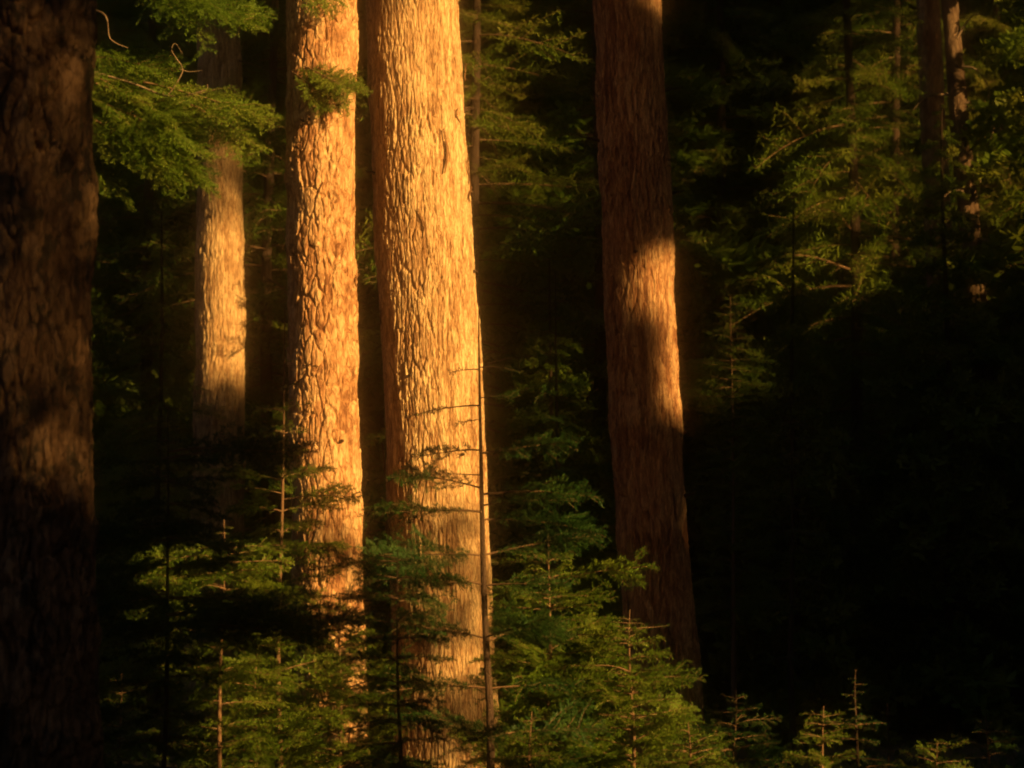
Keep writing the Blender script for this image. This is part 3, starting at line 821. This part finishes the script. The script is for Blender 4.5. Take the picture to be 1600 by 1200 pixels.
gap(at(190, 130, YH), at(430, 190, YH), 0.6, 0.4, 1.0)   # hanging boughs
gap(at(180, 240, YH), at(300, 270, YH), 0.5, 0.4, 0.9)
gap(at(380, 0, YH), at(430, 10, YH), 0.3, 0.4, 0.5)
gap(at(790, 40, 33), at(770, 190, 33), 0.8, 0.7, 1.0)     # feathery green fir
gap(at(860, 110, 33), at(850, 230, 33), 0.5, 0.8, 0.5)
gap(at(1320, 150, 36), at(1345, 400, 36), 0.6, 0.7, 1.0)
gap(at(1150, 130, 47), at(1100, 200, 47), 0.6, 0.6, 0.25)
gap(at(1375, 40, 42), at(1415, 100, 42), 0.9, 0.8, 1.0)
gap(at(1540, 40, 42), at(1570, 250, 42), 0.9, 0.8, 0.9)
gap(AX_T(at(1500, 430, YT).z), AX_T(at(1500, -20, YT).z), 0.40, 0.35, 0.6)
gap(at(1130, 490, 29.5), at(1140, 590, 29.5), 0.45, 0.25, 0.45)    # tufted fir
gap(at(856, 860, 21.5), at(860, 1050, 21.5), 0.7, 0.35, 0.9)
gap(at(985, 980, 21), at(985, 1150, 21), 0.65, 0.3, 1.0)
gap(at(850, 720, 20), at(860, 800, 20), 0.5, 0.3, 0.7)
gap(at(400, 860, 20.6), at(280, 890, 20.6), 0.45, 0.3, 0.95)
gap(at(445, 700, 22), at(447, 900, 22), 0.3, 0.25, 0.75)
gap(at(540, 970, 22.3), at(470, 1150, 22), 0.8, 0.3, 1.0)
gap(at(400, 1070, 21), at(340, 1130, 21), 0.5, 0.3, 1.0)
gap(at(1280, 1160, 21), at(1290, 1190, 21), 0.30, 0.25, 0.85)
gap(at(1090, 1160, 19.8), at(1110, 1190, 19.8), 0.4, 0.3, 0.7)
gap(at(840, 1150, 19.6), at(860, 1190, 19.6), 0.35, 0.25, 0.6)
gap(at(1465, 1180, 20), at(1560, 1180, 20), 0.3, 0.25, 0.2)
gap(at(190, 1075, 20.6), at(200, 1090, 20.6), 0.2, 0.2, 0.6)


def openness_core(p, q): return openness(p, q, True)


def openness(p, q, core=False):
    o = np.zeros_like(p)
    for A, B, r, soft, op in GAPS:
        d = B - A; L2 = max(d @ d, 1e-6)
        t = np.clip(((p - A[0]) * d[0] + (q - A[1]) * d[1]) / L2, 0, 1)
        dist = np.hypot(p - A[0] - t * d[0], q - A[1] - t * d[1])
        o = np.maximum(o, op * ((dist < r + soft * 0.7) if core else (1 - smooth(r - soft * 0.3, r + soft * 0.7, dist))))
    return o


wl = np.random.default_rng(9)
acc = Acc()
def leaves_at(p, q, a, size):
    """Drooping leafy faces of the given size facing roughly along the sun's line."""
    n_ = len(p)
    x = p * hp[0] + a * hs[0]; y = p * hp[1] + a * hs[1]; z = q + a * TE
    keep = z > -0.3
    x, y, z, size = x[keep], y[keep], z[keep], size[keep]; n_ = len(x)
    ang = wl.uniform(0, np.pi, n_); yaw = wl.normal(0, 0.45, n_); til = wl.normal(0, 0.35, n_)
    e1 = np.stack([hp[0] * np.cos(yaw) + hs[0] * np.sin(yaw), hp[1] * np.cos(yaw) + hs[1] * np.sin(yaw), 0 * x], -1)
    e2 = np.stack([hs[0] * np.sin(til), hs[1] * np.sin(til), np.cos(til)], -1)
    u_ = e1 * np.cos(ang)[:, None] + e2 * np.sin(ang)[:, None]; v_ = -e1 * np.sin(ang)[:, None] + e2 * np.cos(ang)[:, None]
    C = np.stack([x, y, z], -1)
    k = 6; ring = []
    for s in range(k):
        t = 2 * np.pi * s / k
        rr = size * wl.uniform(0.42, 0.72, n_)
        ring.append(C + u_ * (np.cos(t) * rr)[:, None] + v_ * (np.sin(t) * rr)[:, None])
    V = np.stack(ring, 1).reshape(-1, 3)
    o = np.arange(n_)[:, None] * k
    acc.add(V, np.concatenate([o + [0, 1, 2, 3], o + [0, 3, 4, 5]]))


# fine foliage round the gaps, coarse foliage elsewhere
FP0, FP1, FQ0, FQ1, CELL = 2.0, 40.0, 1.0, 24.0, 0.26
P_, Q_ = np.meshgrid(np.arange(FP0, FP1, CELL), np.arange(FQ0, FQ1, CELL))
P_ = P_.ravel(); Q_ = Q_.ravel()
op = openness(P_, Q_)
part = (op > 0.015) & (op < 0.75)
blocked = (wl.random(len(P_)) > op) & ~part
jp = wl.normal(0, 0.03, len(P_)); jq = wl.normal(0, 0.03, len(P_))
b = blocked
leaves_at(P_[b] + jp[b], Q_[b] + jq[b], 19 + 2.0 * wl.random(b.sum()), np.full(b.sum(), CELL * 1.30))
for dim, n_sub in ((True, 6), (False, 3)):
    sel = part & ((openness_core(P_, Q_) < 0.12) == dim)
    SUB = CELL / n_sub; ks = np.arange(n_sub * n_sub)
    sp = (P_[sel][:, None] + ((ks % n_sub) - (n_sub - 1) / 2)[None, :] * SUB).ravel(); sq = (Q_[sel][:, None] + ((ks // n_sub) - (n_sub - 1) / 2)[None, :] * SUB).ravel()
    so = openness(sp, sq)
    if not dim: so = so * np.clip(3.2 * (fbm(sp / 0.8 + 40, sq / 0.8 + 40, seed=8, octs=3) - 0.12), 0, 2.0)
    kp = wl.random(len(sp)) > 1 + np.log(np.clip(so, 0.012, 0.98)) / 3.4
    leaves_at(sp[kp] + wl.normal(0, .05 * SUB, kp.sum()), sq[kp] + wl.normal(0, .05 * SUB, kp.sum()), 20 + 1.0 * wl.random(kp.sum()), np.full(kp.sum(), SUB * 1.95))
b2 = blocked & (op < 0.02)
leaves_at(P_[b2] + CELL / 2, Q_[b2] + CELL / 2, 22 + 2.0 * wl.random(b2.sum()), np.full(b2.sum(), CELL * 1.45))
P3, Q3 = np.meshgrid(np.arange(FP0, FP1, 0.45), np.arange(FQ0, FQ1, 0.45)); P3 = P3.ravel(); Q3 = Q3.ravel()
near = np.zeros_like(P3)
for dp in (-0.62, -0.31, 0, 0.31, 0.62):
    for dq in (-0.62, -0.31, 0, 0.31, 0.62): near = np.maximum(near, openness(P3 + dp, Q3 + dq))
shut = near < 0.012
leaves_at(P3[shut], Q3[shut], 25 + wl.random(shut.sum()), np.full(shut.sum(), 0.72))
for lay in range(3):
    C2 = 0.9
    P2, Q2 = np.meshgrid(np.arange(-14, 95, C2) + lay * 0.3, np.arange(-7, 52, C2) + lay * 0.3)
    P2 = P2.ravel(); Q2 = Q2.ravel()
    out = (P2 < FP0 + 0.4) | (P2 > FP1 - 0.4) | (Q2 < FQ0 + 0.4) | (Q2 > FQ1 - 0.4)
    P2 = P2[out]; Q2 = Q2[out]
    leaves_at(P2 + wl.normal(0, .12, len(P2)), Q2 + wl.normal(0, .12, len(P2)), 18 + lay * 3 + 2 * wl.random(len(P2)), np.full(len(P2), C2 * 1.35))
wood = obj('wood', acc.mesh('wood'), M_NEEDLE_SHADE); wood['kind'] = 'stuff'  # added sun blocker, leaves left out where light should pass
wood['label'] = 'unseen leafy screen added to block the low sun, with gaps for sun patches'; wood['category'] = 'wood'
acc = Acc()
pc = np.arange(-13, 94, 0.5); qq = np.linspace(1.0, 22, 60)
lastp = -99
for p in pc:
    if p - lastp < 2.5: continue
    if 2 < p < 40 and max(openness(np.full(60, p + dp), qq).max() for dp in (-.7, -.35, 0, .35, .7)) > 0.03: continue
    lastp = p
    a = 25.5; x, y = p * hp[0] + a * hs[0], p * hp[1] + a * hs[1]
    V, Q = tube([(x, y, gz(x, y) - 0.3 + h) for h in (0, 1, 8, 20, 36, 50)], [0.5, 0.4, 0.36, 0.28, 0.15, 0.03], 9); acc.add(V, Q)
wt = obj('trunks', acc.mesh('trunks', True), M_BARK_DARK, wood); wt['kind'] = 'stuff'  # trunks added to the unseen screen, kept clear of its gaps

# ------------------------------------------------------------------ scattering volume added to imitate a soft-focus glow round bright bark
hz0, hz1 = (-75.0, -35.0, -2.0), (105.0, 100.0, 66.0)
V = np.array([(x, y, z) for x in (hz0[0], hz1[0]) for y in (hz0[1], hz1[1]) for z in (hz0[2], hz1[2])])
hz = obj('glow_volume', mesh_np('glow_volume', V, np.array([(0, 1, 3, 2), (4, 6, 7, 5), (0, 4, 5, 1), (2, 3, 7, 6), (0, 2, 6, 4), (1, 5, 7, 3)])))
hm = bpy.data.materials.new('glow'); hm.use_nodes = True; ht = hm.node_tree; ht.nodes.clear()
ho = ht.nodes.new('ShaderNodeOutputMaterial'); hv = ht.nodes.new('ShaderNodeVolumePrincipled')
hv.inputs['Color'].default_value = (0.97, 0.95, 0.92, 1); hv.inputs['Density'].default_value = GLOW_D; hv.inputs['Anisotropy'].default_value = GLOW_G
ht.links.new(hv.outputs[0], ho.inputs['Volume']); hz.data.materials.append(hm)
hz['kind'] = 'stuff'; hz['label'] = 'unseen volume added to give sunlit bark a soft glow'; hz['category'] = 'glow'
